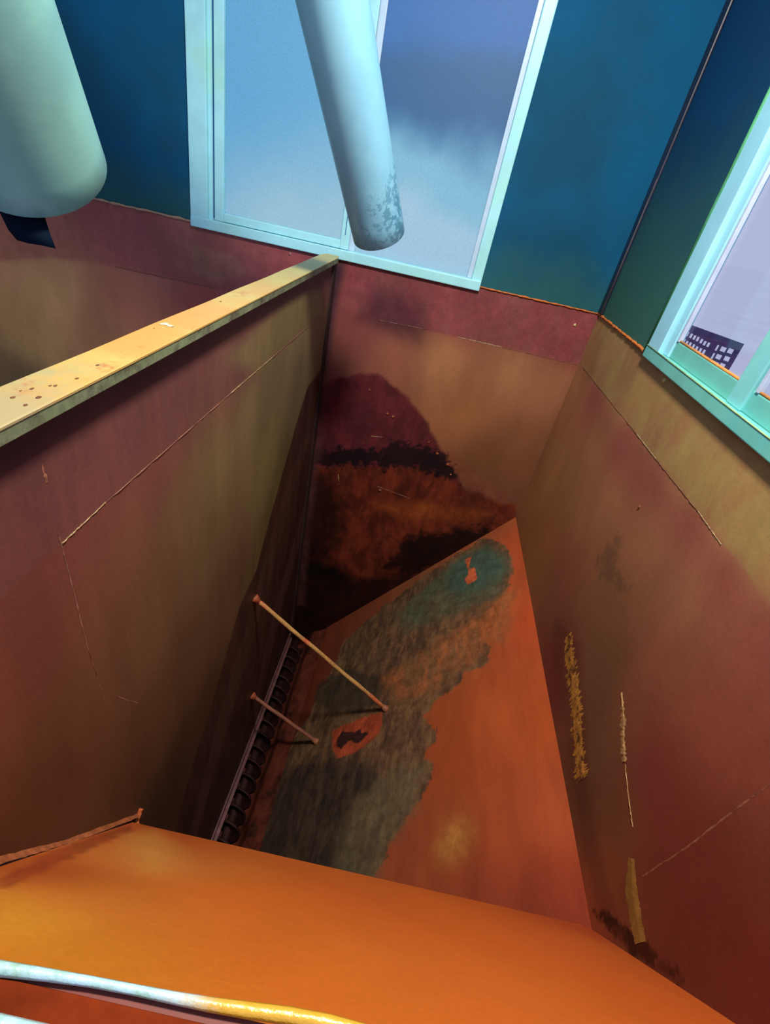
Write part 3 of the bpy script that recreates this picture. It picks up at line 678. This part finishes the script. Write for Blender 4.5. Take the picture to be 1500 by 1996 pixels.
# ================================================================== PIPES
def pipe(name, label, base, axis, r, L, mat, r_in=.93):
    base = Vector(base); axis = Vector(axis).normalized(); th = 48
    e = tag(empty(name, tuple(base)), label, 'pipe', 'downspout pipes hanging over the hopper')
    s = axis.orthogonal().normalized(); u = axis.cross(s)
    def ring(bm, c, rr): return [bm.verts.new(c + rr * (math.cos(2 * math.pi * k / th) * s + math.sin(2 * math.pi * k / th) * u)) for k in range(th)]
    bm = bmesh.new(); A = [ring(bm, base + axis * (L * i / 24), r) for i in range(25)]; B = [ring(bm, base + axis * (L * i / 24), r * r_in) for i in range(25)]
    A0 = ring(bm, base - axis * r * .02, r * .985); B0 = ring(bm, base - axis * r * .02, r * (r_in + .015))
    seq = [B[i] for i in range(24, -1, -1)] + [B0, A0] + A
    for a, b in zip(seq, seq[1:]):
        for k in range(th): bm.faces.new((a[k], a[(k + 1) % th], b[(k + 1) % th], b[k]))
    bmesh.ops.recalc_face_normals(bm, faces=bm.faces)
    bm_obj('pipe_wall', bm, mat, e, True)
    return e, s, u, axis
def pipe_mat(name, c1, c2, spots, rough=.35):
    m = M(name, rough, .5)
    c = m.mix(m.ramp(m.noise(2.5, 4, .6), .35, .65), s2l(c1), s2l(c2))
    d1 = m.ramp(m.noise(26, 9, .8), .60, .66) if False else m.math('GREATER_THAN', m.noise(20, 10, .78), .58)
    # chips gather near one region of the pipe
    gm = m.n('ShaderNodeVectorMath', operation='DISTANCE'); m.put(gm.inputs[0], m.coord()); gm.inputs[1].default_value = spots[0]
    near = m.ramp(gm.outputs['Value'], spots[1] * .3, spots[1], 1, 0)
    k = m.math('MULTIPLY', m.ramp(m.math('ADD', m.noise(22, 10, .78), m.math('MULTIPLY', near, .16)), .61, .65), near)
    c = m.mix(m.math('MULTIPLY', k, .85), c, s2l(spots[2]))
    m.base(c); m.bump(m.noise(30, 5), .08, .004)
    return m.m
bA = at_depth((738, 458), 3.10); tA = at_depth((648, 0), 2.2)
axis = tA - bA
chip_c = at_depth((765, 400), 3.0)
mA = pipe_mat('blue_white_pipe', (132, 190, 214), (120, 178, 206), (tuple(chip_c), .42, (66, 120, 150)))
eA, sA, uA, axA = pipe('downspout_pipe', 'pale blue metal spout pipe with chipped paint in front of the large window', tuple(bA), tuple(axis), .165, 2.6, mA)
bB = at_depth((62, 316), 2.05); axis_b = at_depth((-88, 0), 1.54) - bB
mB = pipe_mat('green_white_pipe', (126, 180, 172), (112, 162, 160), (tuple(bB), .1, (120, 150, 140)), .4)
eB, sB, uB, axB = pipe('downspout_pipe', 'pale green spout pipe at left edge with black rubber flap below it', tuple(bB), tuple(axis_b), .285, 2.6, mB)
# black rubber flap hanging from the mouth of the left pipe
m_rub = simple('black_rubber', (8, 20, 36), .8, .05, var=.2, scale=20)
fl = [[(-14, 385), (10, 388), (45, 390), (78, 392)], [(6, 420), (30, 425), (60, 425), (88, 425)], [(20, 448), (42, 454), (72, 456), (98, 456)], [(36, 467), (58, 474), (84, 479), (109, 485)]]
bm = bmesh.new(); V_ = [[bm.verts.new(at_depth(p, 2.0 + .02 * i + .03 * (j - 1.5) ** 2 * .3)) for j, p in enumerate(r)] for i, r in enumerate(fl)]
for a, b in zip(V_, V_[1:]):
    for k in range(3): bm.faces.new((a[k], a[k + 1], b[k + 1], b[k]))
fo = bm_obj('rubber_flap', bm, m_rub, eB, True)
fo['label'] = 'black rubber flap'
so_ = fo.modifiers.new('sol', 'SOLIDIFY'); so_.thickness = .008

# ================================================================== LIGHT
def area(name, loc, target, size, power, color, size_y=None):
    d = bpy.data.lights.new(name, 'AREA'); d.energy = power; d.color = color; d.size = size
    if size_y: d.shape = 'RECTANGLE'; d.size_y = size_y
    o = bpy.data.objects.new(name, d); col.objects.link(o); o.location = loc
    o.rotation_euler = (Vector(target) - Vector(loc)).to_track_quat('-Z', 'Y').to_euler(); return o
area('ceiling_lamp', (0.25, 1.40, 2.5), (0.2, 2.2, -4), .45, 300, (1.0, .93, .80))
w = bpy.data.worlds.new('World'); bpy.context.scene.world = w; w.use_nodes = True
bg = w.node_tree.nodes['Background']; bg.inputs[0].default_value = (*s2l((186, 194, 226)), 1); bg.inputs[1].default_value = 1.0
sc = bpy.context.scene
sc.view_settings.view_transform = 'Standard'; sc.view_settings.look = 'None'; sc.view_settings.exposure = 0; sc.view_settings.gamma = 1
sc.cycles.max_bounces = 5; sc.cycles.diffuse_bounces = 3; sc.cycles.use_denoising = True
